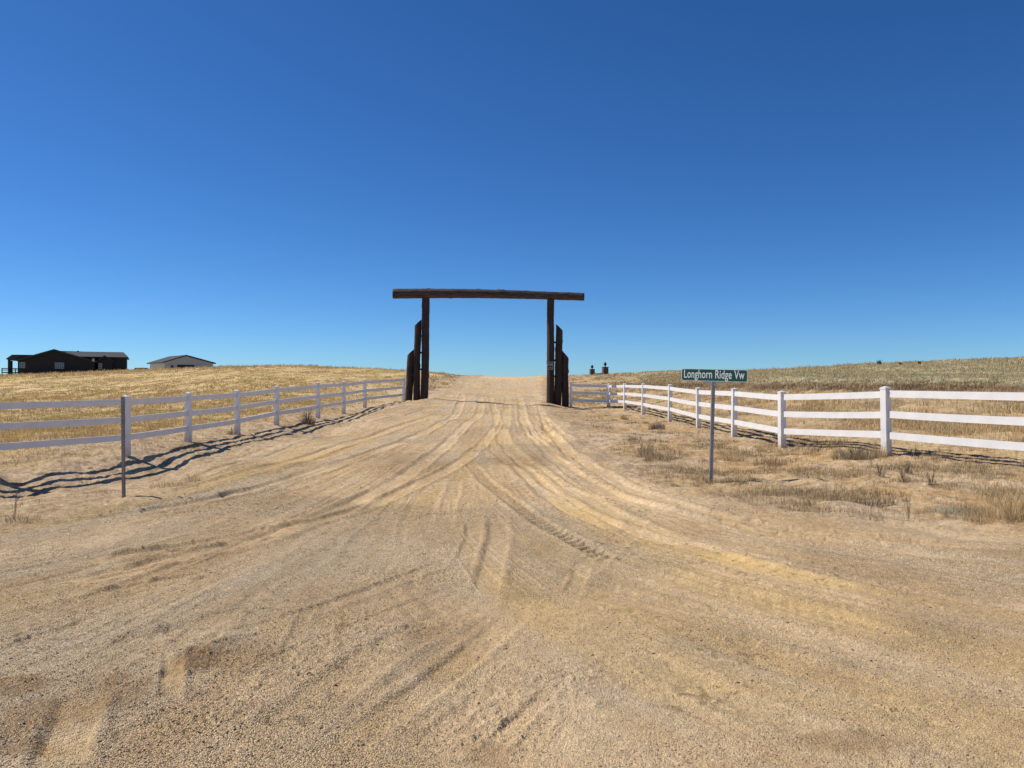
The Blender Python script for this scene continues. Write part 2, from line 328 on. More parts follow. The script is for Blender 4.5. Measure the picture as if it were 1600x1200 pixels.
    grit = np.clip(road*(1-.75*ts)*(.55+.6*ss(.4, .6, n1)), 0, 1)*(1-ss(60, 90, r))+(1-road)*.25
    return np.concatenate([c, np.clip(grit, 0, 1)[:,None]], 1)
col = np.concatenate([ground_col(x[i:i+200000], y[i:i+200000], z[i:i+200000]) for i in range(0, len(x), 200000)])
V = np.stack([x, y, z], 1)
I = np.arange(nr*na).reshape(nr, na); J = np.roll(I, -1, axis=1)
Q = np.stack([I[:-1], I[1:], J[1:], J[:-1]], -1).reshape(-1, 4)[:, ::-1]
V = np.vstack([V, [[0, 0, 0]]]); col = np.vstack([col, col[:1]])
tri = np.stack([I[0], J[0], np.full(na, len(V)-1)], -1)[:, ::-1]
idx = np.concatenate([Q.ravel(), tri.ravel()]); fn = np.concatenate([np.full(len(Q), 4), np.full(len(tri), 3)])

# ------------------------------------------------------------------ materials
def newmat(name):
    m = bpy.data.materials.new(name); m.use_nodes = True; nt = m.node_tree; b = nt.nodes['Principled BSDF']; return m, nt, b
def mat_plain(name, col, rough=.6, metal=0, nscale=0, namt=0, bump=0, bscale=40, spec=.5, stretch=None, col2=None):
    m, nt, b = newmat(name); b.inputs['Roughness'].default_value = rough; b.inputs['Metallic'].default_value = metal
    b.inputs['Specular IOR Level'].default_value = spec; b.inputs['Base Color'].default_value = (*col, 1)
    tc = nt.nodes.new('ShaderNodeTexCoord'); src = tc.outputs['Object']
    if stretch:
        mp = nt.nodes.new('ShaderNodeMapping'); mp.inputs['Scale'].default_value = stretch; nt.links.new(src, mp.inputs[0]); src = mp.outputs[0]
    if nscale:
        nz = nt.nodes.new('ShaderNodeTexNoise'); nz.inputs['Scale'].default_value = nscale; nz.inputs['Detail'].default_value = 6; nt.links.new(src, nz.inputs['Vector'])
        cr = nt.nodes.new('ShaderNodeValToRGB'); cr.color_ramp.elements[0].position = .35; cr.color_ramp.elements[1].position = .68
        c2 = col2 or tuple(min(1, c*(1+namt)) for c in col)
        cr.color_ramp.elements[0].color = (*[c*(1-namt) for c in col], 1) if not col2 else (*col, 1); cr.color_ramp.elements[1].color = (*c2, 1)
        nt.links.new(nz.outputs['Fac'], cr.inputs[0]); nt.links.new(cr.outputs[0], b.inputs['Base Color'])
    if bump:
        n2 = nt.nodes.new('ShaderNodeTexNoise'); n2.inputs['Scale'].default_value = bscale; n2.inputs['Detail'].default_value = 5; nt.links.new(src, n2.inputs['Vector'])
        bp = nt.nodes.new('ShaderNodeBump'); bp.inputs['Strength'].default_value = bump; bp.inputs['Distance'].default_value = .02; nt.links.new(n2.outputs['Fac'], bp.inputs['Height']); nt.links.new(bp.outputs[0], b.inputs['Normal'])
    return m
def mat_ground():
    m, nt, b = newmat('sandy_ground'); N = nt.nodes.new; L = nt.links.new
    b.inputs['Roughness'].default_value = .95; b.inputs['Specular IOR Level'].default_value = .12
    at = N('ShaderNodeAttribute'); at.attribute_name = 'Col'; geo = N('ShaderNodeNewGeometry'); P = geo.outputs['Position']
    def vor(s):
        v = N('ShaderNodeTexVoronoi'); v.inputs['Scale'].default_value = s; L(P, v.inputs['Vector']); return v
    def noi(s, d=4):
        v = N('ShaderNodeTexNoise'); v.inputs['Scale'].default_value = s; v.inputs['Detail'].default_value = d; L(P, v.inputs['Vector']); return v
    v1, v2 = vor(170), vor(70); n1, n2 = noi(12, 7), noi(180, 3); n3 = noi(42, 5)
    def math_(op, a, bb, cl=False):
        q = N('ShaderNodeMath'); q.operation = op; q.use_clamp = cl
        for k, s in enumerate((a, bb)):
            if isinstance(s, (int, float)): q.inputs[k].default_value = s
            else: L(s, q.inputs[k])
        return q.outputs[0]
    sep = N('ShaderNodeSeparateColor'); L(v1.outputs['Color'], sep.inputs[0])
    # stone to stone brightness
    g = math_('MULTIPLY', at.outputs['Alpha'], .95); s1 = math_('SUBTRACT', sep.outputs[0], .5); s1 = math_('MULTIPLY', s1, g)
    s2 = math_('SUBTRACT', n2.outputs['Fac'], .5); s2 = math_('MULTIPLY', s2, .8); s3 = math_('SUBTRACT', n1.outputs['Fac'], .5); s3 = math_('MULTIPLY', s3, .45)
    s4 = math_('MULTIPLY', math_('SUBTRACT', n3.outputs['Fac'], .5), .55); s3 = math_('ADD', s3, s4)
    f = math_('ADD', math_('ADD', s1, s2), math_('ADD', s3, 1.0))
    vm = N('ShaderNodeVectorMath'); vm.operation = 'SCALE'; L(at.outputs['Color'], vm.inputs[0]); L(f, vm.inputs['Scale'])
    # a few pale quartz and a few dark grains
    rp = N('ShaderNodeMapRange'); rp.inputs['From Min'].default_value = .93; rp.inputs['From Max'].default_value = .97; L(sep.outputs[1], rp.inputs['Value'])
    mx = N('ShaderNodeMix'); mx.data_type = 'RGBA'; mx.inputs['B'].default_value = (.66,.58,.48,1); L(vm.outputs[0], mx.inputs['A']); L(math_('MULTIPLY', rp.outputs[0], at.outputs['Alpha']), mx.inputs['Factor'])
    rq = N('ShaderNodeMapRange'); rq.inputs['From Min'].default_value = .955; rq.inputs['From Max'].default_value = .985; L(sep.outputs[2], rq.inputs['Value'])
    my = N('ShaderNodeMix'); my.data_type = 'RGBA'; my.inputs['B'].default_value = (.13,.10,.08,1); L(mx.outputs['Result'], my.inputs['A']); L(math_('MULTIPLY', rq.outputs[0], at.outputs['Alpha']), my.inputs['Factor'])
    L(my.outputs['Result'], b.inputs['Base Color'])
    h = math_('ADD', math_('MULTIPLY', math_('MULTIPLY', v1.outputs['Distance'], at.outputs['Alpha']), -.9), math_('MULTIPLY', math_('MULTIPLY', v2.outputs['Distance'], at.outputs['Alpha']), -.5))
    h = math_('ADD', h, math_('MULTIPLY', n1.outputs['Fac'], 1.0)); h = math_('ADD', h, math_('MULTIPLY', n3.outputs['Fac'], .5)); h = math_('ADD', h, math_('MULTIPLY', n2.outputs['Fac'], .5))
    bp = N('ShaderNodeBump'); bp.inputs['Strength'].default_value = 1.0; bp.inputs['Distance'].default_value = .013; L(h, bp.inputs['Height']); L(bp.outputs[0], b.inputs['Normal'])
    return m
def mat_col(name, rough=.85, trans=.0):
    m, nt, b = newmat(name); b.inputs['Roughness'].default_value = rough; b.inputs['Specular IOR Level'].default_value = .15
    at = nt.nodes.new('ShaderNodeAttribute'); at.attribute_name = 'Col'; nt.links.new(at.outputs['Color'], b.inputs['Base Color'])
    if trans:
        t = nt.nodes.new('ShaderNodeBsdfTranslucent'); nt.links.new(at.outputs['Color'], t.inputs['Color'])
        mxs = nt.nodes.new('ShaderNodeMixShader'); mxs.inputs[0].default_value = trans
        nt.links.new(b.outputs[0], mxs.inputs[1]); nt.links.new(t.outputs[0], mxs.inputs[2]); nt.links.new(mxs.outputs[0], nt.nodes['Material Output'].inputs['Surface'])
    return m
MG = mat_ground(); MGR = mat_col('dry_grass_blades', .7, .25); MST = mat_col('gravel_stone', .9)
MV = mat_plain('white_vinyl', (.80,.78,.755), .42, nscale=3, namt=.06, bump=.05, bscale=60, spec=.4)
def dusty(m):
    nt = m.node_tree; b = nt.nodes['Principled BSDF']; src = b.inputs['Base Color'].links[0].from_socket
    tc = nt.nodes.new('ShaderNodeTexCoord'); sx = nt.nodes.new('ShaderNodeSeparateXYZ'); nt.links.new(tc.outputs['Object'], sx.inputs[0])
    nz = nt.nodes.new('ShaderNodeTexNoise'); nz.inputs['Scale'].default_value = 14; nt.links.new(tc.outputs['Object'], nz.inputs['Vector'])
    ma = nt.nodes.new('ShaderNodeMath'); ma.operation = 'MULTIPLY_ADD'; ma.inputs[1].default_value = -.5; nt.links.new(nz.outputs['Fac'], ma.inputs[0]); nt.links.new(sx.outputs['Z'], ma.inputs[2])
    mr = nt.nodes.new('ShaderNodeMapRange'); mr.inputs['From Min'].default_value = -.24; mr.inputs['From Max'].default_value = .02; mr.inputs['To Min'].default_value = .65; mr.inputs['To Max'].default_value = 0; nt.links.new(ma.outputs[0], mr.inputs['Value'])
    mx = nt.nodes.new('ShaderNodeMix'); mx.data_type = 'RGBA'; mx.inputs['B'].default_value = (.50,.38,.25,1); nt.links.new(mr.outputs[0], mx.inputs['Factor']); nt.links.new(src, mx.inputs['A']); nt.links.new(mx.outputs['Result'], b.inputs['Base Color']); return m
MVP = dusty(mat_plain('white_vinyl_post', (.80,.78,.755), .42, nscale=3, namt=.06, bump=.05, bscale=60, spec=.4))
MLOG = mat_plain('dark_log', (.026,.014,.010), .9, nscale=6, bump=1.0, bscale=10, stretch=(4,4,.35), col2=(.065,.042,.033))
MBEAM = mat_plain('dark_beam', (.022,.016,.013), .9, nscale=6, bump=1.0, bscale=10, stretch=(4,4,.35), col2=(.10,.072,.055))
MCUT = mat_plain('log_end_grain', (.09,.055,.04), .9, nscale=12, namt=.4)
MGALV = mat_plain('galvanised_steel', (.34,.34,.35), .5, .6, nscale=8, namt=.15)
MRUST = mat_plain('weathered_steel', (.30,.28,.27), .55, .35, nscale=6, namt=.2)
MHOLE = mat_plain('dark_hole', (.02,.02,.02), .9)
MGREEN = mat_plain('green_sign_sheeting', (.003,.085,.062), .35, nscale=6, namt=.08)
MWHT = mat_plain('white_sign_lettering', (.82,.86,.84), .4)
MBLK = mat_plain('black_siding', (.007,.007,.009), .7, nscale=4, namt=.3)
MROOF = mat_plain('charcoal_shingle', (.035,.038,.043), .85, nscale=8, namt=.35, bump=.3)
MGREYW = mat_plain('grey_metal_siding', (.42,.42,.43), .6, nscale=3, namt=.1)
MLITW = mat_plain('sunlit_metal_siding', (.55,.54,.52), .6, nscale=3, namt=.1)  # same barn siding, sunlight put into the colour as a paler tone
MFR = mat_plain('pale_window_frame', (.30,.32,.33), .5)
MGL = mat_plain('window_glass', (.04,.05,.06), .08, spec=.8)
MSTN = mat_plain('stacked_stone', (.11,.085,.06), .9, nscale=9, namt=.5, bump=.8, bscale=12)
MCAR = mat_plain('dark_car_paint', (.02,.022,.028), .25, .2, spec=.6)
MRUB = mat_plain('black_rubber', (.02,.02,.02), .8)
MPLQ = mat_plain('dark_plaque', (.05,.035,.03), .6); MPL2 = mat_plain('pale_plaque_line', (.50,.46,.43), .6)

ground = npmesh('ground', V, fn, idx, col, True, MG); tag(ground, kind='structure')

# ------------------------------------------------------------------ loose gravel on the road
def stones(name, N_, rmin, rmax, smin, smax, cols, label):
    u = rng.random(N_*3); d = rmin*(rmax/rmin)**u; px = rng.uniform(-150, 1750, N_*3); X = (px-800)/F*d; Y = d
    keep = (road_sd(X, Y) > -.3) & (samp(T_s, X, Y) < rng.uniform(.1, .8, len(X))) & (fbm(X*.6, Y*.6, 401, 3)*.8+fbm(X*3, Y*3, 402, 2)*.5 > rng.uniform(.25, .95, len(X)))
    X = X[keep][:N_]; Y = Y[keep][:N_]; n_ = len(X); Z = ground_h(X, Y)
    s = smin*(smax/smin)**(rng.random(n_)**1.8); base = np.array([[1,0,0],[0,1,0],[-1,0,0],[0,-1,0],[.2,.1,.75],[0,0,-.5]])
    an = rng.uniform(0, 6.28, n_); ca, sa = np.cos(an), np.sin(an); jit = rng.uniform(.6, 1.25, (n_, 6, 3))
    B = base[None]*jit; B[:,:,0] *= rng.uniform(.8, 1.4, n_)[:,None]
    VX = (B[:,:,0]*ca[:,None]-B[:,:,1]*sa[:,None])*s[:,None]+X[:,None]; VY = (B[:,:,0]*sa[:,None]+B[:,:,1]*ca[:,None])*s[:,None]+Y[:,None]; VZ = B[:,:,2]*s[:,None]+(Z+s*.15)[:,None]
    vv = np.stack([VX, VY, VZ], -1).reshape(-1, 3)
    ft = np.array([[0,1,4],[1,2,4],[2,3,4],[3,0,4],[1,0,5],[2,1,5],[3,2,5],[0,3,5]])
    ix = (ft[None]+(np.arange(n_)*6)[:,None,None]).ravel()
    cc = np.array(cols)[rng.integers(0, len(cols), n_)]*rng.uniform(.75, 1.2, (n_, 1)); cc = np.repeat(np.concatenate([cc, np.ones((n_, 1))], 1), 6, 0)
    o = npmesh(name, vv, np.full(n_*8, 3), ix, cc, False, MST); tag(o, label, 'gravel', kind='stuff'); return o
stones('gravel', 90000, 2.6, 11, .0018, .0065, [(.50,.37,.24),(.44,.33,.22),(.42,.35,.28),(.60,.48,.35),(.34,.23,.14)], 'loose fine gravel strewn over the sandy dirt road')
stones('coarse_gravel', 22000, 9, 34, .005, .013, [(.50,.37,.24),(.58,.46,.33),(.38,.26,.16),(.28,.19,.12)], 'coarser loose stones along the road beyond the junction')
stones('dirt_clods', 1800, 2.8, 18, .003, .011, [(.36,.25,.15),(.30,.20,.12),(.42,.31,.2),(.24,.18,.13)], 'scattered small clods and stones lying on the dirt road')

# ------------------------------------------------------------------ grass
STRAW = [(.66,.49,.27),(.60,.44,.22),(.72,.57,.34),(.52,.37,.19),(.42,.29,.15),(.64,.50,.30)]
GOLD = [(.74,.54,.24),(.68,.49,.21),(.78,.61,.33),(.60,.43,.19),(.50,.34,.17),(.66,.51,.20)]
GRN = [(.58,.50,.30),(.52,.46,.27),(.62,.53,.32),(.68,.55,.33),(.46,.40,.24)]
DRK = [(.13,.09,.055),(.20,.14,.08),(.28,.20,.12),(.10,.07,.05)]
GRY = [(.30,.24,.17),(.22,.175,.125),(.36,.30,.22),(.16,.12,.09),(.42,.36,.27)]
PALE = [(.45,.47,.40),(.55,.50,.38),(.38,.42,.36),(.60,.52,.36)]
def blades(X, Y, Z, H, Wd, lean, cols, az=None):
    n_ = len(X); az = rng.uniform(0, 6.283, n_) if az is None else az; fa = rng.uniform(0, 6.283, n_)
    lx, ly = np.cos(az)*lean*H, np.sin(az)*lean*H; wx, wy = np.cos(fa)*Wd*.5, np.sin(fa)*Wd*.5
    hh = H*np.sqrt(np.maximum(1-np.minimum(lean, .97)**2, .05))
    P0 = np.stack([X-wx, Y-wy, Z-.015], 1); P1 = np.stack([X+wx, Y+wy, Z-.015], 1)
    mx_, my_, mz_ = X+lx*.38, Y+ly*.38, Z+hh*.62
    P2 = np.stack([mx_-wx*.75, my_-wy*.75, mz_], 1); P3 = np.stack([mx_+wx*.75, my_+wy*.75, mz_], 1); P4 = np.stack([X+lx, Y+ly, Z+hh], 1)
    vv = np.stack([P0, P1, P3, P2, P4], 1).reshape(-1, 3); o = np.arange(n_)*5
    q = np.stack([o, o+1, o+2, o+3], 1); t = np.stack([o+3, o+2, o+4], 1)
    ix = np.concatenate([q, t], 1).ravel(); f_ = np.tile([4, 3], n_)
    cc = np.repeat(np.concatenate([cols, np.ones((n_, 1))], 1), 5, 0); return vv, f_, ix, cc
def pick(p, n_): return np.array(p)[rng.integers(0, len(p), n_)]*rng.uniform(.7, 1.2, (n_, 1))
def join(parts):
    vs, fs, ixs, cs = [], [], [], []; o = 0
    for v_, f_, i_, c_ in parts: vs.append(v_); fs.append(f_); ixs.append(i_+o); cs.append(c_); o += len(v_)
    return np.vstack(vs), np.concatenate(fs), np.concatenate(ixs), np.vstack(cs)
def tufts(cx, cy, nb, rad, H, lean, palette, wfar=1.0):
    n_ = len(cx); k = nb; X = np.repeat(cx, k); Y = np.repeat(cy, k); R_ = np.repeat(rad, k) if hasattr(rad, '__len__') else rad
    a = rng.uniform(0, 6.283, len(X)); q = np.sqrt(rng.random(len(X)))*R_; X = X+np.cos(a)*q; Y = Y+np.sin(a)*q
    Hh = (np.repeat(H, k) if hasattr(H, '__len__') else H)*rng.uniform(.45, 1.15, len(X)); Z = ground_h(X, Y, False)
    wd = np.clip(Y*.00045*wfar, .003, .03)
    tint = np.repeat(rng.uniform(.75, 1.2, (n_, 1)), k, 0)
    return blades(X, Y, Z, Hh, wd, rng.uniform(.05, lean, len(X)), pick(palette, len(X))*tint)
def polar(n_, px0, px1, d0, d1, p=1.0):
    px = rng.uniform(px0, px1, n_); d = d0*(d1/d0)**(rng.random(n_)**p); return (px-800)/F*d, d
parts = []
X, Y = polar(70000, -260, 700, 13.5, 112, .8)
lf = np.where(Y < 41, fL(Y)-X, -X-5.5+ (fbm(X*.3,Y*.3,3,3)-.5)*3); dens = ss(.2, 2.2, lf+(fbm(X*.45, Y*.45, 201, 4)-.5)*3)*(.12+ss(.38, .58, fbm(X*.9, Y*.5, 411, 4)))
k = dens > rng.random(len(X)); X, Y = X[k], Y[k]
parts.append(tufts(X, Y, 6,   .12+.002*Y, .085+.0004*Y, .93, GOLD, 1.2))
X, Y = polar(2600, -260, 700, 84, 112); parts.append(tufts(X, Y, 7, .2, .26*rng.uniform(.5, 1.6, len(X)), .6, GOLD+STRAW[3:5], .9))
X, Y = polar(1500, -260, 520, 18, 60); k = fL(Y)-X > 2; X, Y = X[k], Y[k]; parts.append(tufts(X, Y, 14, .16, .20*rng.uniform(.5, 1.4, len(X)), .8, GOLD+STRAW[3:5], 1))
g_left = join(parts); o = npmesh('dry_grass', *g_left[:3], g_left[3], False, MGR)
tag(o, 'golden dry prairie grass covering the rise behind the left fence', 'grass', kind='stuff')
parts = []
# thin litter on the verge in front of the right fence
X, Y = polar(52000, 880, 1800, 7.8, 38); sd = road_sd(X, Y)
dens = ss(-.05, -1.2, sd) if False else ss(.1, 1.5, -sd)
dens = dens*(.05+.95*ss(.46, .60, fbm(X*1.6, Y*1.6, 281, 5)))*(X < fR(Y)+.6)*(.2+.8*(1-ss(15, 24, Y)))
k = dens > rng.random(len(X))*1.1; X, Y = X[k], Y[k]
parts.append(tufts(X, Y, 5, .16, .085, .99, STRAW+GRY[:3]+DRK[2:3], .8))
k = rng.random(len(X)) < .05; parts.append(tufts(X[k], Y[k], 22, .10, .14*rng.uniform(.5, 1.5, k.sum()), .93, STRAW, .8))
k = rng.random(len(X)) < .05; parts.append(tufts(X[k], Y[k], 30, .13, .07, .98, DRK+DRK+GRY, .9))
k = rng.random(len(X)) < .010; parts.append(tufts(X[k], Y[k], 5, .05, .30, .75, STRAW+GRY, .7))
# coarse growth between the fence and the bank
X, Y = polar(26000, 900, 1850, 12, 50); rf = X-fR(Y); n_ = fbm(X*.7, Y*.7, 431, 4)
dens = ss(.2, 1.2, rf)*(.10+ss(.47, .60, n_))*(ground_h(X, Y, False) < CAMZ-.05)*ss(4, 14, X+Y*.12); k = dens > rng.random(len(X)); X, Y = X[k], Y[k]
parts.append(tufts(X, Y, 9, .16, .10+.22*ss(7, 13, X)*rng.random(len(X)), .7, STRAW+GOLD[:2], 1.0))
X, Y = polar(30000, 960, 1850, 20, 60); zz = ground_h(X, Y, False); k = (np.abs(zz-CAMZ+.12+(fbm(X*.6, Y*.6, 437, 3)-.5)*.25) < .16) & (X > 7.0) & (fbm(X*.8, Y*.8, 436, 3) > .40); X, Y = X[k], Y[k]
parts.append(tufts(X, Y, 6, .15, .13, .95, DRK+STRAW[3:5], 1.0))
o_ = join(parts); o = npmesh('verge_grass', *o_[:3], o_[3], False, MGR); tag(o, 'thin straw coloured grass and litter on both sides of the right fence', 'grass', kind='stuff')
X, Y = polar(46000, 1000, 1850, 25, 66, .9); zz = ground_h(X, Y, False)
k = (zz > CAMZ-.02) & (X > 7.5) & (rng.random(len(X)) < .3+.9*ss(.35, .6, fbm(X*.5, Y*.4, 441, 4))); X, Y = X[k], Y[k]
a_ = tufts(X, Y, 5, .16, .07+.0006*Y, .9, GRN, 1.2); k = rng.random(len(X)) < .10
b_ = tufts(X[k], Y[k], 8, .15, .16, .7, STRAW, 1.2); X, Y = polar(1600, 1000, 1850, 45, 66); k = ground_h(X, Y, False) > CAMZ+.6; X, Y = X[k], Y[k]; c__ = tufts(X, Y, 8, .14, .2*rng.uniform(.5, 1.6, len(X)), .6, STRAW+GRN[:2], .9); j_ = join([a_, b_, c__])
o = npmesh('pasture_grass', *j_[:3], j_[3], False, MGR); tag(o, 'short grey green pasture grass above the eroded bank at right', 'grass', kind='stuff')
# thin litter on the left verge
X, Y = polar(15000, -150, 640, 8.5, 39); sd = road_sd(X, Y); lf = fL(Y)-X
dens = ss(.3, .9, -sd)*(.012+.35*ss(.60, .70, fbm(X*1.5, Y*1.5, 451, 4)))+ss(-.7, .6, lf)*(.12+.9*ss(.44, .58, fbm(X*1.5, Y*1.5, 461, 4))); k = dens > rng.random(len(X)); X, Y = X[k], Y[k]
j_ = tufts(X, Y, 7, .11, .07, .97, STRAW+GRY[:2], .9)
o = npmesh('sparse_grass', *j_, False, MGR); tag(o, 'sparse straw tufts on the bare dirt along the left fence', 'grass', kind='stuff')
# mound sides beyond the gate
X, Y = polar(9000, 660, 1080, 43, 82); k = (road_sd(X, Y) < -1.0) & (fbm(X*.9, Y*.6, 471, 4) > .5); X, Y = X[k], Y[k]
j_ = tufts(X, Y, 6, .22, .15, .85, STRAW+GOLD[:2]+GRY[:2], 1.2)
o = npmesh('roadside_grass', *j_, False, MGR); tag(o, 'patchy dry grass on the low banks of the road beyond the gate', 'grass', kind='stuff')

# individual plants
def plant(name, px, py, d, R_, H, n_, palette, label, cat, lean=.6, wd=.004, stems=0, group=None, wide=1.0):
    if d is None: X0, Y0 = gp(px, py)
    else: X0, Y0 = (px-800)/F*d, d
    a = rng.uniform(0, 6.283, n_); q = rng.random(n_)**.7*R_*.55; X = np.cos(a)*q*wide; Y = np.sin(a)*q
    Z = ground_h(X+X0, Y+Y0, False)-zat(X0, Y0)
    v1 = [blades(X, Y, Z, H*rng.uniform(.4, 1.05, n_)*(1-.4*q/R_), np.full(n_, wd), rng.uniform(.1, lean, n_), pick(palette, n_), a+rng.normal(0, .7, n_))]
    # branching twigs: each stem sends out short side blades
    for s in range(stems):
        aa = random.uniform(0, 6.28); ll = random.uniform(.2, .6); hs = H*random.uniform(.8, 1.25); m = 26
        t = rng.uniform(.25, 1, m); bx = math.cos(aa)*R_*ll*t; by = math.sin(aa)*R_*ll*t
        v1.append(blades(bx, by, hs*t*.9, np.full(m, H*.16), np.full(m, wd), rng.uniform(.3, .9, m), pick(palette, m)))
        v1.append(blades(np.array([0.]), np.array([0.]), np.array([0.]), np.array([hs*1.05]), np.array([wd*1.8]), np.array([ll*R_/hs if ll*R_ < hs else .9]), pick(palette, 1)*.8, np.array([aa])))
    j = join(v1); o = npmesh(name, *j[:3], j[3], False, MGR); o.location = (X0, Y0, zat(X0, Y0)); return tag(o, label, cat, group)
plant('dry_bush', 1335, 712, 14.4, .55, .34, 700, GRY+STRAW[:1], 'dark brittle bush crouching left of the nearest post of the right fence', 'bush', .9, .005, 12, wide=1.3)
plant('dry_grass_clump', 1372, 712, 14.5, .28, .34, 220, STRAW+GOLD[:2], 'straw clump at the foot of the nearest post of the right fence', 'grass clump', .6, .005)
plant('dry_grass_clump', 1578, 812, 8.75, .75, .46, 520, STRAW+STRAW[:3]+GOLD[:3], 'large tangled clump of tall dry grass at the far right road edge', 'grass clump', .97, .003, 40, wide=1.3)
plant('tall_grass_clump', 1620, 800, 9.0, .35, .62, 320, GOLD, 'golden upright grass behind the large tangled clump at the right edge', 'grass clump', .4, .004)
plant('dry_weed', 1420, 808, 9.1, .10, .36, 7, GRY[:3]+STRAW[3:], 'thin leaning brown weed stalk left of the large tangled grass clump', 'weed', .5, .003, 2)
plant('pale_grass_tuft', 1480, 806, 9.25, .5, .13, 420, PALE, 'pale blue grey flattened tuft beside the large tangled grass clump', 'grass clump', .97, .004, wide=1.5)
plant('dark_grass_tuft', 1368, 786, 10.1, .38, .12, 330, GRY, 'low dark grey mat of dead stems near the right road edge', 'grass clump', .95, .005, wide=1.4)
for px, py, d, h, lab in ((1375,752,12.2,.19,'small dark upright weed in bare dirt below the nearest post of the right fence'),(1412,762,11.7,.18,'dark forked weed right of the dark mat of dead stems'),(1418,745,12.5,.17,'spiky grey weed on the bare dirt mound below the right fence'),(1455,770,11.3,.17,'leaning dark weed nearest the large tangled grass clump')):
    plant('dry_weed', px, py, d, .14, h, 60, GRY, lab, 'weed', .8, .004, 5, 'small dark weeds on the right verge')
plant('dry_grass_tuft', 976, 656, 30, .30, .30, 200, STRAW, 'round straw tuft on the verge just right of the gate', 'grass clump', .8, .008)
plant('dry_bush', 1026, 672, 24.5, .45, .33, 420, [(.26,.2,.16),(.20,.15,.12),(.36,.29,.22)], 'brown brush leaning from a hollow before the right fence', 'bush', .8, .007)
plant('dry_weed', 1010, 716, 16.2, .45, .45, 210, GRY+STRAW[:2], 'tall spindly weed between the street sign and the road edge', 'weed', .9, .004, 7)
plant('dry_grass_tuft', 1145, 712, 15.6, .4, .30, 300, STRAW, 'pale straw tuft beneath the right fence just right of the street sign', 'grass clump', .9, .005)
plant('dry_grass_tuft', 1210, 722, 14.8, .4, .28, 300, GRY+STRAW, 'greyish tuft in front of the second nearest post of the right fence', 'grass clump', .9, .005)
plant('dry_bush', 481, 664, 27.4, .45, .50, 280, [(.14,.10,.08),(.20,.15,.11),(.26,.2,.15)], 'dark dead bush on the shadow line of the left fence', 'bush', .9, .007, 8)
plant('dry_bush', 362, 684, 22.6, .32, .22, 150, GRY, 'small dark twiggy bush at the foot of a left fence post', 'bush', .9, .006, 4)
plant('dry_grass_tuft', 270, 763, 11.8, .42, .17, 260, STRAW, 'straw tuft on bare dirt right of the bare steel post', 'grass clump', .9, .004, wide=1.5)
plant('dry_grass_tuft', 302, 751, 12.4, .25, .2, 120, STRAW, 'smaller straw tuft farther from the bare steel post', 'grass clump', .8, .004)
plant('dry_grass_tuft', 30, 818, 8.85, .32, .15, 190, GRY+STRAW, 'flattened grey straw tuft at the lower left road edge', 'grass clump', .97, .004, wide=1.6)
plant('dry_weed', 22, 800, 9.2, .08, .30, 12, GRY, 'single thin weed stalk at the left road edge', 'weed', .6, .003, 2)
for px, py, d, h, lab in ((1374,572,54.5,.22,'dark little shrub standing highest on the right skyline'),(1437,570,53.5,.14,'low dark shrub on the right skyline, right of the highest one'),(1407,571,54,.1,'tiny tuft between the two dark shrubs on the right skyline')):
    plant('small_shrub', px, py, d, .16, h*2.2, 160, [(.05,.05,.035),(.08,.07,.05)], lab, 'shrub', .6, .02, 0, 'small shrubs on the right skyline')

# ------------------------------------------------------------------ fences
def fence(name, P, label):
    """P: (px, y_top, y_base, d) for every post"""
    root = empty(name, (0, 0, 0), label, 'fence')
    tops = [W(p[0], p[1], p[3]) for p in P]; n_ = len(P)
    base = tops[0].copy(); base.z = zat(base.x, base.y); root.location = base
    def yaw(i):
        a = tops[max(0, i-1)]; b = tops[min(n_-1, i+1)]
        if i and i < n_-1:
            u = (tops[i]-a).xy.normalized()+(b-tops[i]).xy.normalized(); return math.atan2(u.y, u.x)
        return math.atan2((b-a).y, (b-a).x)
    for i, t in enumerate(tops):
        g = zat(t.x, t.y); H = t.z-g; bm = bmesh.new(); s = .0675
        box(bm, -s, s, -s, s, -.25-0, H-.03)
        o = bmobj('post', bm, MVP, root, bevel=.006); o.location = Vector((t.x, t.y, g))-base; o.rotation_euler = (random.uniform(-.012,.012), random.uniform(-.012,.012), yaw(i)+random.uniform(-.03,.03))
        bm = bmesh.new(); c = s+.006; box(bm, -c, c, -c, c, H-.034, H-.006)
        vs = [bm.verts.new(v) for v in ((-c+.004,-c+.004,H-.004),(c-.004,-c+.004,H-.004),(c-.004,c-.004,H-.004),(-c+.004,c-.004,H-.004),(0,0,H+.022))]
        for a, b in ((0,1),(1,2),(2,3),(3,0)): bm.faces.new((vs[a], vs[b], vs[4]))
        bm.faces.new(vs[3::-1]); bmobj('post_cap', bm, MV, o, bevel=0)
    for i in range(n_-1):
        for drop in (.135, .53, .925):
            a, b = tops[i].copy(), tops[i+1].copy()
            a.z -= drop+random.uniform(-.008,.008); b.z -= drop+random.uniform(-.008,.008)
            dv = (b-a); L = dv.length; u = dv.normalized(); a2 = a+u*.062; L2 = L-.124
            bm = bmesh.new(); box(bm, 0, L2, -.02, .02, -.066, .066)
            sag = random.uniform(0, .012)
            bmesh.ops.subdivide_edges(bm, edges=[e for e in bm.edges if e.calc_length() > .5], cuts=5)
            for v in bm.verts: v.co.z -= sag*4*(v.co.x/L2)*(1-v.co.x/L2)
            o = bmobj('rail', bm, MV, root); o.location = a2-base
            o.rotation_euler = (0, -math.asin(u.z), math.atan2(u.y, u.x))
    return root
fence('rail_fence', [(-430,640,0,10.3),(-200,629,0,12.4),(-22,624,0,14.57),(197,619,0,17.1),(294,614,0,19.9),(371,610,0,22.9),(432,603.5,0,26),(497,598,0,29.3),(537,596,0,33),(570,593,0,36.4),(631,589.5,0,40.2)],
      'white three rail vinyl fence with shaded faces running along the left of the dirt road')
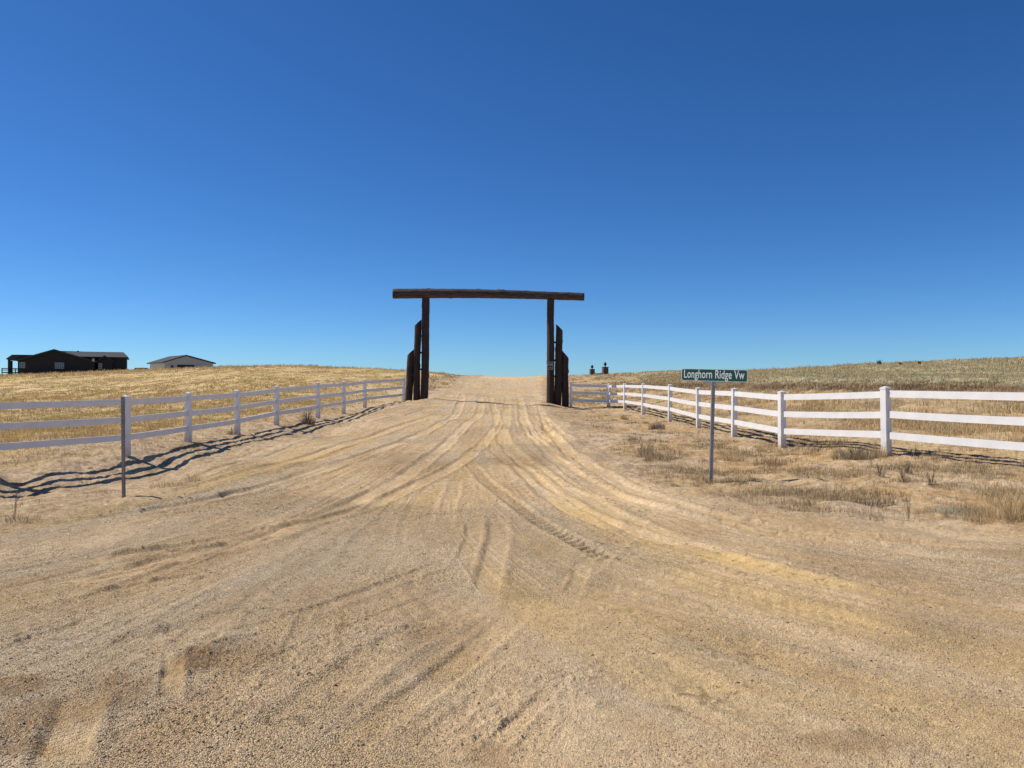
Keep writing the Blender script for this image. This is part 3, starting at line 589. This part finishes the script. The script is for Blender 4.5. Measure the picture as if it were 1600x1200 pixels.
fence('rail_fence', [(892,598,0,40.9),(951,599.8,0,40.7),(976.5,599,0,38.5),(1005,599,0,33.5),(1046.6,601,0,28.5),(1091.6,606,0,24.7),(1147,607.2,0,21),(1222,611.8,0,17.7),(1385,605,0,14.7),(1640,607,0,11.7),(1980,600,0,9.3)],
      'sunlit white three rail vinyl fence curving along the right side of the dirt road')

# ------------------------------------------------------------------ log gate
GD = 41.0
def log_bm(L, r0, r1, seed, cut=None, n_=20, seg=40, capin=.0):
    """log along +z; cut = (direction angle, drop) for a slanted sawn top"""
    bm = bmesh.new(); rings = []
    knots = [(random.uniform(0, 6.28), random.uniform(.05, .95)*L, random.uniform(.03, .06)) for _ in range(int(L*1.6))]
    ph = [random.uniform(0, 6.28) for _ in range(6)]
    for j in range(seg+1):
        t = j/seg; zz = L*t; r = r0+(r1-r0)*t; ring = []
        ox = .025*math.sin(t*3.1+ph[0])+.01*math.sin(t*9+ph[1]); oy = .02*math.sin(t*2.7+ph[2])
        for k in range(n_):
            a = 2*math.pi*k/n_
            rr = r*(1+.05*math.sin(2*a+ph[3]+t*2)+.035*math.sin(5*a+ph[4]+t*3)+random.uniform(-.03,.03))
            for ka, kz, kh in knots:
                da = (a-ka+math.pi) % (2*math.pi)-math.pi; rr += kh*math.exp(-(da/.3)**2-((zz-kz)/.09)**2)
            px, py = ox+rr*math.cos(a), oy+rr*math.sin(a); z2 = zz
            if cut and j == seg: z2 = L-cut[1]*(.5-.5*(px*math.cos(cut[0])+py*math.sin(cut[0]))/r)
            if cut and j < seg: z2 = min(zz, L-cut[1]*(.5-.5*(px*math.cos(cut[0])+py*math.sin(cut[0]))/r)-.001*(seg-j))
            ring.append(bm.verts.new((px, py, z2)))
        rings.append(ring)
    for j in range(seg):
        for k in range(n_): bm.faces.new((rings[j][k], rings[j][(k+1) % n_], rings[j+1][(k+1) % n_], rings[j+1][k]))
    bm.faces.new(rings[0][::-1]); bm.faces.new(rings[-1]); return bm
g0 = W(762, 628, GD); g0.z = zat(g0.x, g0.y)
gate = empty('log_gate', g0, 'tall dark brown log entrance gate with stepped side logs spanning the dirt road', 'gate')
def glog(name, px_t, px_b, y_top, y_b, wpx, cut=None, dd=0):
    d = GD+dd; t = W(px_t, y_top, d); b = W(px_b, y_b, d); b.z = min(b.z, zat(b.x, b.y))-.3
    v = t-b; r = wpx/F*d/2; o = bmobj(name, log_bm(v.length, r*1.04, r*.96, 0, cut), MLOG, gate, smooth=True)
    o.location = b-g0; o.rotation_euler = Vector((0, 0, 1)).rotation_difference(v).to_euler(); return o
glog('post', 664.8, 663.3, 462, 625, 12.0)
glog('side_log', 652.8, 651.2, 500, 626.5, 10.8, (0, .34), .05)
glog('side_log', 641.6, 638.8, 546, 628, 10.6, (0, .34), .1)
pr = glog('post', 861.5, 859.3, 465, 631, 12.0)
glog('side_log', 873.2, 871.2, 505.5, 634, 11, (math.pi, .36), .05)
glog('side_log', 883.4, 882.8, 548, 636, 10.6, (math.pi, .40), .1)
a, b = W(614.2, 459.6, GD), W(912.5, 463.3, GD); v = b-a
o = bmobj('crossbeam', log_bm(v.length, 7.6/F*GD, 6.3/F*GD, 0, None, 22, 90), MBEAM, gate, smooth=True)
o.location = a-g0+Vector((0, -.02, 0)); o.rotation_euler = v.to_track_quat('Z', 'Y').to_euler()
for vv_ in o.data.vertices:
    t = vv_.co.z/v.length; 
    q = o.rotation_euler.to_matrix().inverted() @ Vector((0, 0, .07*math.sin(math.pi*t))); vv_.co += q
for px, py in ((658.2,551),(657.6,577),(646,585),(867.8,563),(867.5,588),(878.5,570),(878.4,590),(657.9,525),(867.9,535)):
    p = W(px, py, GD); bm = bmesh.new(); box(bm, -.11, .11, -.06, .06, -.05, .05); o = bmobj('spacer_block', bm, MLOG, gate, bevel=.01); o.location = p-g0
# plaque on the right post
p = W(859.8, 571.3, GD-.30); bm = bmesh.new(); box(bm, -.155, .155, -.012, .012, -.205, .205); pq = bmobj('plaque', bm, MPLQ, gate, bevel=.004); pq.location = p-g0
pq['label'] = 'small framed plaque with pale markings on the right post'
bm = bmesh.new()
for q in ((-.15,.15,.175,.20),(-.15,.15,-.20,-.175),(-.15,-.128,-.174,.174),(.128,.15,-.174,.174),(-.10,.10,.075,.10),(-.07,.07,.04,.06),(-.10,-.07,.0,.074),(.07,.10,.0,.074),(-.06,.06,-.115,-.09),(-.015,.015,-.03,.03)):
    box(bm, q[0], q[1], -.020, -.0125, q[2], q[3])
bmobj('plaque_lines', bm, MPL2, pq)

# ------------------------------------------------------------------ street sign
def add_holes(bm, L, y, r=.006, step=.05):
    zz = .1
    while zz < L-.03:
        n0 = len(bm.faces); bmesh.ops.create_cone(bm, cap_ends=True, segments=10, radius1=r, radius2=r, depth=.003, matrix=Matrix.Translation((0, y, zz)) @ Matrix.Rotation(math.pi/2, 4, 'X')); zz += step
        bm.faces.ensure_lookup_table()
        for f in bm.faces[n0:]: f.material_index = 1
def channel_post(name, L, w, mat, parent=None, holes=True):
    """U-channel: a profile with two flanges, extruded, with punched holes down the web"""
    bm = bmesh.new(); pts = [(-w/2,0),(-w/2,.005),(-w*.3,.005),(-w*.22,.03),(w*.22,.03),(w*.3,.005),(w/2,.005),(w/2,0),(w*.24,0),(w*.17,.025),(-w*.17,.025),(-w*.24,0)]
    pts = [(p[0], -p[1]) for p in pts][::-1]
    a = [bm.verts.new((p[0], p[1], -.3)) for p in pts]; b = [bm.verts.new((p[0], p[1], L)) for p in pts]; n_ = len(pts)
    for i in range(n_): bm.faces.new((a[i], a[(i+1) % n_], b[(i+1) % n_], b[i]))
    bm.faces.new(a[::-1]); bm.faces.new(b); add_holes(bm, L, -.0305, .0055); o = bmobj(name, bm, mat, parent); o.data.materials.append(MHOLE)
    return o
b = W(1110.5, 750, 12.65); b.z = zat(b.x, b.y); t = W(1114.5, 597, 12.65)
sg = empty('street_sign', b, 'green street name sign with white lettering on a slim steel post', 'street sign')
L = t.z-b.z
v = Vector((t.x-b.x, 0, L)); q = v.to_track_quat('Z', 'Y').to_euler()
bm = bmesh.new(); s = .027
box(bm, -s, s, -s, s, -.3, v.length); add_holes(bm, v.length, -s-.0012, .0055)
post = bmobj('post', bm, MGALV, sg); post.data.materials.append(MHOLE); post.rotation_euler = q
yaw_ = math.radians(-33)
post.rotation_euler = (0, math.atan2(v.x, v.z), math.radians(-18)*0)
ctr = W(1115.2, 586.2, 12.65)-b
pw, phh = 1.12, .205
def rrect(bm, w, h, r, y0, y1, n_=6):
    pts = []
    for cx, cz, a0 in ((w/2-r, h/2-r, 0), (-w/2+r, h/2-r, 90), (-w/2+r, -h/2+r, 180), (w/2-r, -h/2+r, 270)):
        for k in range(n_+1):
            a = math.radians(a0+90*k/n_); pts.append((cx+r*math.cos(a), cz+r*math.sin(a)))
    prism(bm, pts, y0, y1)
bm = bmesh.new(); rrect(bm, pw, phh, .034, -.002, .002); pl = bmobj('sign_panel', bm, MWHT, sg)
pl.location = ctr; pl.rotation_euler = (0, math.radians(1.75), yaw_)
bm = bmesh.new(); rrect(bm, pw-.020, phh-.020, .026, -.0042, -.0022); bmobj('green_field', bm, MGREEN, pl)
for bx_ in (-.09, .09):
    bm = bmesh.new(); bmesh.ops.create_cone(bm, cap_ends=True, segments=10, radius1=.007, radius2=.006, depth=.006, matrix=Matrix.Translation((bx_, -.008, -phh/2+.014)) @ Matrix.Rotation(math.pi/2, 4, 'X')); bmobj('bolt', bm, MGALV, pl)
cu_ = bpy.data.curves.new('text', 'FONT'); cu_.body = 'Longhorn Ridge Vw'; cu_.size = .2; cu_.extrude = .0006; cu_.offset = .0022; cu_.space_character = 1.04; cu_.resolution_u = 6
to = bpy.data.objects.new('text_tmp', cu_); C.objects.link(to); bpy.context.view_layer.update()
me = bpy.data.meshes.new_from_object(to.evaluated_get(bpy.context.evaluated_depsgraph_get())); bpy.data.objects.remove(to)
co = np.array([v_.co[:] for v_ in me.vertices]); x0, x1 = co[:,0].min(), co[:,0].max()
# cap height of the L: 0..ymax of first letters
caph = co[:,1].max(); sx = (pw*.915)/(x1-x0); sy = .138/caph
for v_ in me.vertices:
    c_ = v_.co; v_.co = ((c_.x-(x0+x1)/2)*sx, -.0050-c_.z*.5, c_.y*sy-.052)
me.name = 'lettering'; link('lettering', me, MWHT, pl)
bm = bmesh.new(); box(bm, -.16, .16, -.012, .012, -.022, .010); box(bm, -.032, .032, -.032, .032, -.06, -.0225)
br = bmobj('bracket', bm, MGALV, sg, bevel=.003); br.location = Vector((ctr.x, ctr.y, ctr.z))+Vector((0, 0, -phh/2-.012)); br.rotation_euler = pl.rotation_euler

# bare steel post at left
b = W(193.5, 778, 10.7); b.z = zat(b.x, b.y); t = W(193.2, 619.5, 10.7)
sp = empty('steel_post', b, 'bare U channel steel post with no sign on the left verge', 'post', rz=math.radians(12))
cp = channel_post('channel', t.z-b.z, .05, MRUST, sp); cp.rotation_euler = (0, math.radians(-.5), 0)

# ------------------------------------------------------------------ far house
def hx(px, d): return (px-800)/F*d
def Z2(xz, yz): return xz/4.571, 530+yz/4.571       # zoomed crop to photo pixels
HD = 128.0
def hp(xz, yz, d=HD):
    px, py = Z2(xz, yz); return (px-800)/F*d, CAMZ-(py-HY)*d/F
hp0 = hp
HA = math.radians(26)
def hp(xz, yz, d=HD):
    v = d-HD; px, py = Z2(xz, yz); t = (px-800)/F; c_, s_ = math.cos(HA), math.sin(HA)
    u = (t*HD+t*v*c_+v*s_-hb.x)/(c_-t*s_); return u+hb.x, CAMZ-(py-HY)*(HD+u*s_+v*c_)/F
hb = Vector((hx(90, HD), HD, CAMZ-(590-HY)*HD/F))
house = empty('black_house', hb, 'long black sided house with charcoal gable roofs and side porch on the left skyline', 'house', rz=HA)
def hbm(pts, y0, y1):
    bm = bmesh.new(); prism(bm, [(p[0]-hb.x, p[1]-hb.z) for p in pts], y0, y1); return bm
gz = hb.z-2.5
def gpt(xz): return (hp(xz, 0)[0], gz)
# main gable block facing the road
mainw = [gpt(127), hp(127, 152), hp(388, 80), hp(676, 163), gpt(676)]
bmobj('wall', hbm(mainw, 0, 14), MBLK, house)
def roof_slab(pa, pb, y0, y1, th=.22):
    return hbm([pa, pb, (pb[0], pb[1]+th), (pa[0], pa[1]+th)], y0, y1)
bmobj('roof', roof_slab(hp(118, 156.5), hp(388, 80), -.6, 14.5), MROOF, house)
bmobj('roof', roof_slab(hp(388, 80), hp(690, 168), -.6, 14.5), MROOF, house)
# right wing with ridge along x, set behind the gable
wl, wr = hp(440, 0)[0]-hb.x, hp(903, 0, HD+2.2)[0]-hb.x
ez = hp(905, 130, HD+1.6)[1]-hb.z; rz_ = hp(895, 97, HD+6.6)[1]-hb.z
bm = bmesh.new(); box(bm, hp(677, 0)[0]-hb.x, wr, 2.2, 11, gz-hb.z, ez); bmobj('wall', bm, MBLK, house)
bm = bmesh.new()
x_a, x_b = wl, hp(918, 0, HD+2)[0]-hb.x; 
P_ = [(1.6, ez-.15), (1.6, ez+.05), (6.6, rz_+.1), (11.6, ez+.05), (11.6, ez-.15), (6.6, rz_-.12)]
A_ = [bm.verts.new((x_a, p[0], p[1])) for p in P_]; B_ = [bm.verts.new((x_b, p[0], p[1])) for p in P_]
B_[2].co.x -= .9; B_[5].co.x -= .9
for i in range(6): bm.faces.new((A_[i], A_[(i+1) % 6], B_[(i+1) % 6], B_[i]))
bm.faces.new(A_[::-1]); bm.faces.new(B_); bmobj('roof', bm, MROOF, house)
# small cross gable of the wing, filling the slope down to its eave
sgw = [gpt(696), hp(696, 160), hp(745, 126), hp(800, 158), gpt(800)]
bmobj('wall', hbm(sgw, .9, 3), MBLK, house)
bmobj('roof', roof_slab(hp(676, 170), hp(745, 123), .5, 5), MROOF, house); bmobj('roof', roof_slab(hp(745, 123), hp(808, 160), .5, 5), MROOF, house)
sl = [hp(560, 128), hp(440, 88), hp(700, 96), hp(748, 122), hp(690, 163)]
# roof plane between the two gables
bm = bmesh.new(); vs = []
for (p, yy) in ((hp(690, 166), 1.0), (hp(746, 122), 2.4), (hp(746, 93, HD+6.5), 6.5), (hp(432, 83, HD+6.5), 6.5)):
    vs.append(bm.verts.new((p[0]-hb.x, yy, p[1]-hb.z)))
bm.faces.new(vs); bmesh.ops.solidify(bm, geom=bm.faces[:], thickness=.15); bmobj('roof', bm, MROOF, house)
# porch at the left: roof, posts, deck, railing
bmobj('porch_roof', hbm([hp(40, 141, HD+.6), hp(85, 110, HD+.6), hp(262, 112, HD+.6), hp(250, 132), hp(128, 150), hp(52, 146, HD+.6)], .6, 8.6), MROOF, house)
for xa, yy in ((67, 1.0), (80, 8.3)):
    bm = bmesh.new(); c_ = hp(xa, 0, HD+yy)[0]-hb.x; box(bm, c_-.2, c_+.2, yy-.2, yy+.2, gz-hb.z, hp(67, 144)[1]-hb.z); bmobj('porch_post', bm, MBLK, house)
bm = bmesh.new(); box(bm, hp(8, 0)[0]-hb.x, hp(127, 0)[0]-hb.x, .6, 8.6, hp(67, 240)[1]-hb.z, hp(67, 234)[1]-hb.z); bmobj('deck', bm, MBLK, house)
bm = bmesh.new(); xa, xb = hp(6, 0)[0]-hb.x, hp(126, 0)[0]-hb.x
for yz0, yz1 in ((206, 212), (216, 219), (223, 226)): box(bm, xa, xb, .7, .8, hp(67, yz1)[1]-hb.z, hp(67, yz0)[1]-hb.z)
k_ = xa
while k_ < xb: box(bm, k_, k_+.14, .58, .68, gz-hb.z, hp(67, 207)[1]-hb.z); k_ += .93
bmobj('deck_railing', bm, MBLK, house)
def window(xz0, xz1, yz0, yz1, y, parent, cols_, rows_):
    (ax, at_), (bx_, bt) = hp(xz0, yz0), hp(xz1, yz1); ax -= hb.x; bx_ -= hb.x; at_ -= hb.z; bt -= hb.z
    bm = bmesh.new(); box(bm, ax, bx_, y-.04, y-.01, bt, at_); w_ = bmobj('window', bm, MGL, parent)
    bm = bmesh.new(); f_ = .07
    for i in range(cols_+1):
        c_ = ax+(bx_-ax)*i/cols_; box(bm, c_-f_/2, c_+f_/2, y-.09, y-.045, bt, at_)
    for i in range(rows_+1):
        c_ = bt+(at_-bt)*i/rows_; box(bm, ax, bx_, y-.115, y-.092, c_-f_/2, c_+f_/2)
    bmobj('window_frame', bm, MFR, w_)
window(142, 178, 166, 205, 0, house, 3, 2); window(393, 456, 168, 210, 0, house, 4, 2); window(702, 726, 172, 210, .9, house, 2, 2)
bm = bmesh.new(); p = hp(668, 150); box(bm, p[0]-hb.x-.2, p[0]-hb.x+.2, -.95, -.7, p[1]-hb.z-.25, p[1]-hb.z+.25); bmobj('wall_lamp', bm, MFR, house)
bm = bmesh.new(); p = hp(537, 88); box(bm, p[0]-hb.x-.15, p[0]-hb.x+.15, 6.2, 6.5, p[1]-hb.z-.5, p[1]-hb.z+.35); bmobj('roof_vent', bm, MROOF, house)

# grey barn
BD = 150.0
def bp_(xz, yz): return hp0(xz, yz, BD)
c0 = bp_(1178, 0)[0]; wd_ = 9.4*math.cos(math.radians(41)); eave = bp_(0, 163)[1]; pk = hp0(0, 121, 153)[1]; bz = CAMZ-(582-HY)*BD/F
rot = math.radians(41); barn = empty('grey_barn', (c0, BD, bz), 'low grey metal barn with a dark open bay door on the left skyline', 'barn', rz=rot)
ww = wd_/math.cos(rot); dl = 10
bm = bmesh.new(); prism(bm, [(0, -2), (0, eave-bz), (ww*.42, pk-bz), (ww, eave-bz-.1), (ww, -2)], 0, dl); bmobj('wall', bm, MGREYW, barn)
bm = bmesh.new(); box(bm, -.03, -.002, .05, dl-.05, -2, eave-bz-.02); bmobj('side_wall', bm, MLITW, barn)  # thin sheet on the sun side, lit look painted by its paler siding
for (xa, za, xb, zb) in ((-.5, eave-bz-.2, ww*.42, pk-bz+.02), (ww*.42, pk-bz+.02, ww+.4, eave-bz-.2)):
    bm = bmesh.new(); prism(bm, [(xa, za), (xb, zb), (xb, zb+.22), (xa, za+.22)], -.5, dl+.5); bmobj('roof', bm, MROOF, barn)
bm = bmesh.new(); box(bm, ww*.25, ww*.60, -.06, -.003, -1.5, bp_(0, 181)[1]-bz); bmobj('bay_shade', bm, MHOLE, barn)  # near-black slab painted as the shade inside the open bay
bm = bmesh.new(); box(bm, ww*.12, ww*.17, -.05, -.003, .3, bp_(0, 186)[1]-bz); bmobj('door', bm, MBLK, barn)

# parked pickup, mostly behind the rise
cx_, cy_ = hx(218, 138), 138; cz_ = CAMZ-(588.3-HY)*138/F
car = empty('parked_car', (cx_, cy_, cz_), 'dark vehicle mostly hidden behind the rise between the house and the barn', 'car')
bm = bmesh.new(); prism(bm, [(-2.3,.35),(-2.35,.85),(-2.2,.98),(-.9,1.05),(-.35,1.55),(1.0,1.58),(1.7,1.08),(2.25,1.02),(2.3,.4)], -.9, .9); bmobj('body', bm, MCAR, car, bevel=.05)
for sx_ in (-1.45, 1.4):
    for sy_ in (-.85, .85):
        bm = bmesh.new(); bmesh.ops.create_cone(bm, cap_ends=True, segments=24, radius1=.36, radius2=.36, depth=.24, matrix=Matrix.Translation((sx_, sy_, .36)) @ Matrix.Rotation(math.pi/2, 4, 'X')); bmobj('wheel', bm, MRUB, car)
bm = bmesh.new(); prism(bm, [(-.75,1.09),(-.3,1.49),(.95,1.5),(1.5,1.1)], -.915, -.903); bmobj('side_window', bm, MGL, car)

# stone gate pillars with lamps
def pillar(px0, px1, ytop, lamp, d, label):
    X0, X1 = hx(px0, d), hx(px1, d); zt = CAMZ-(ytop-HY)*d/F; zb = zat((X0+X1)/2, d)-.3; w_ = (X1-X0)/1.2
    r = empty('stone_pillar', ((X0+X1)/2, d, zb), label, 'pillar', 'stone pillars with lamps', rz=math.radians(12)); H = zt-zb
    bm = bmesh.new(); box(bm, -w_/2, w_/2, -w_/2, w_/2, 0, H-.1)
    for k in range(int((H-.1)/.22)): box(bm, -w_/2-.02, w_/2+.02, -w_/2-.02, w_/2+.02, .05+k*.22, .2+k*.22)
    bmobj('shaft', bm, MSTN, r); bm = bmesh.new(); box(bm, -w_/2-.025, w_/2+.025, -w_/2-.025, w_/2+.025, H-.098, H); bmobj('cap', bm, MROOF, r, bevel=.01)
    zl = CAMZ-(lamp-HY)*d/F-zb; l_ = None
    bm = bmesh.new(); bmesh.ops.create_cone(bm, cap_ends=True, segments=12, radius1=.07, radius2=.05, depth=zl-H-.02, matrix=Matrix.Translation((0, 0, (zl+H)/2-.02))); st_ = bmobj('lamp_stem', bm, MBLK, r)
    bm = bmesh.new(); bmesh.ops.create_uvsphere(bm, u_segments=14, v_segments=10, radius=.16, matrix=Matrix.Translation((0, 0, zl+.10))); bmesh.ops.create_cone(bm, cap_ends=True, segments=12, radius1=.09, radius2=.02, depth=.12, matrix=Matrix.Translation((0, 0, zl+.28))); bmobj('lamp_shade', bm, MBLK, r, smooth=True)
pillar(921.4, 929, 576.8, 574.5, 84, 'smaller stone pillar with round lamp, nearer the log gate')
pillar(941, 950.2, 573.4, 570.5, 80, 'taller stone pillar with round lamp, farther right of the log gate')
w0 = W(929, 584.6, 83); w1 = W(941, 584.2, 81); bm = bmesh.new()
box(bm, 0, (w1-w0).length, -.12, .12, -.9, .0); box(bm, .1, (w1-w0).length-.1, -.15, .15, .002, .10)
o = bmobj('low_wall', bm, MSTN, None); o.location = w0+Vector((0, 0, .0)); o.rotation_euler = (0, 0, math.atan2((w1-w0).y, (w1-w0).x)); tag(o, 'low dark stone wall joining the two lamp pillars', 'wall')

# ------------------------------------------------------------------ camera, sun, sky
cam = bpy.data.cameras.new('camera'); co_ = bpy.data.objects.new('camera', cam); C.objects.link(co_)
co_.location = (0, 0, CAMZ); co_.rotation_euler = (math.pi/2, 0, 0); cam.sensor_width = 36; cam.lens = F/1600*36; cam.clip_end = 6000; cam.clip_start = .05
bpy.context.scene.camera = co_
EL = 50; SH = Vector((1, -.30))     # ground direction in which shadows fall
sd_ = Vector((-SH.x, -SH.y, SH.length*math.tan(math.radians(EL)))).normalized()
sun = bpy.data.lights.new('sun', 'SUN'); so = bpy.data.objects.new('sun', sun); C.objects.link(so)
sun.energy = 4.9; sun.angle = math.radians(.5); sun.color = (1, .94, .835); so.rotation_euler = sd_.to_track_quat('Z', 'Y').to_euler(); so.location = (0, 0, 30)
w = bpy.data.worlds.new('World'); bpy.context.scene.world = w; w.use_nodes = True; nt = w.node_tree; bg = nt.nodes['Background']
sky = nt.nodes.new('ShaderNodeTexSky'); sky.sky_type = 'NISHITA'; sky.sun_disc = False; sky.sun_elevation = math.radians(EL); sky.sun_rotation = math.atan2(sd_.x, sd_.y)
sky.altitude = 1500; sky.air_density = .8; sky.dust_density = .45; sky.ozone_density = 2.5
hs = nt.nodes.new('ShaderNodeHueSaturation'); hs.inputs['Saturation'].default_value = 1.2
mv = nt.nodes.new('ShaderNodeVectorMath'); mv.operation = 'MULTIPLY'; mv.inputs[1].default_value = (.575, .87, 1.14)
nt.links.new(sky.outputs[0], hs.inputs['Color']); nt.links.new(hs.outputs[0], mv.inputs[0]); nt.links.new(mv.outputs[0], bg.inputs['Color']); bg.inputs['Strength'].default_value = .1
sc = bpy.context.scene; sc.view_settings.view_transform = 'Standard'; sc.view_settings.look = 'None'; sc.view_settings.gamma = 1; sc.view_settings.exposure = 0
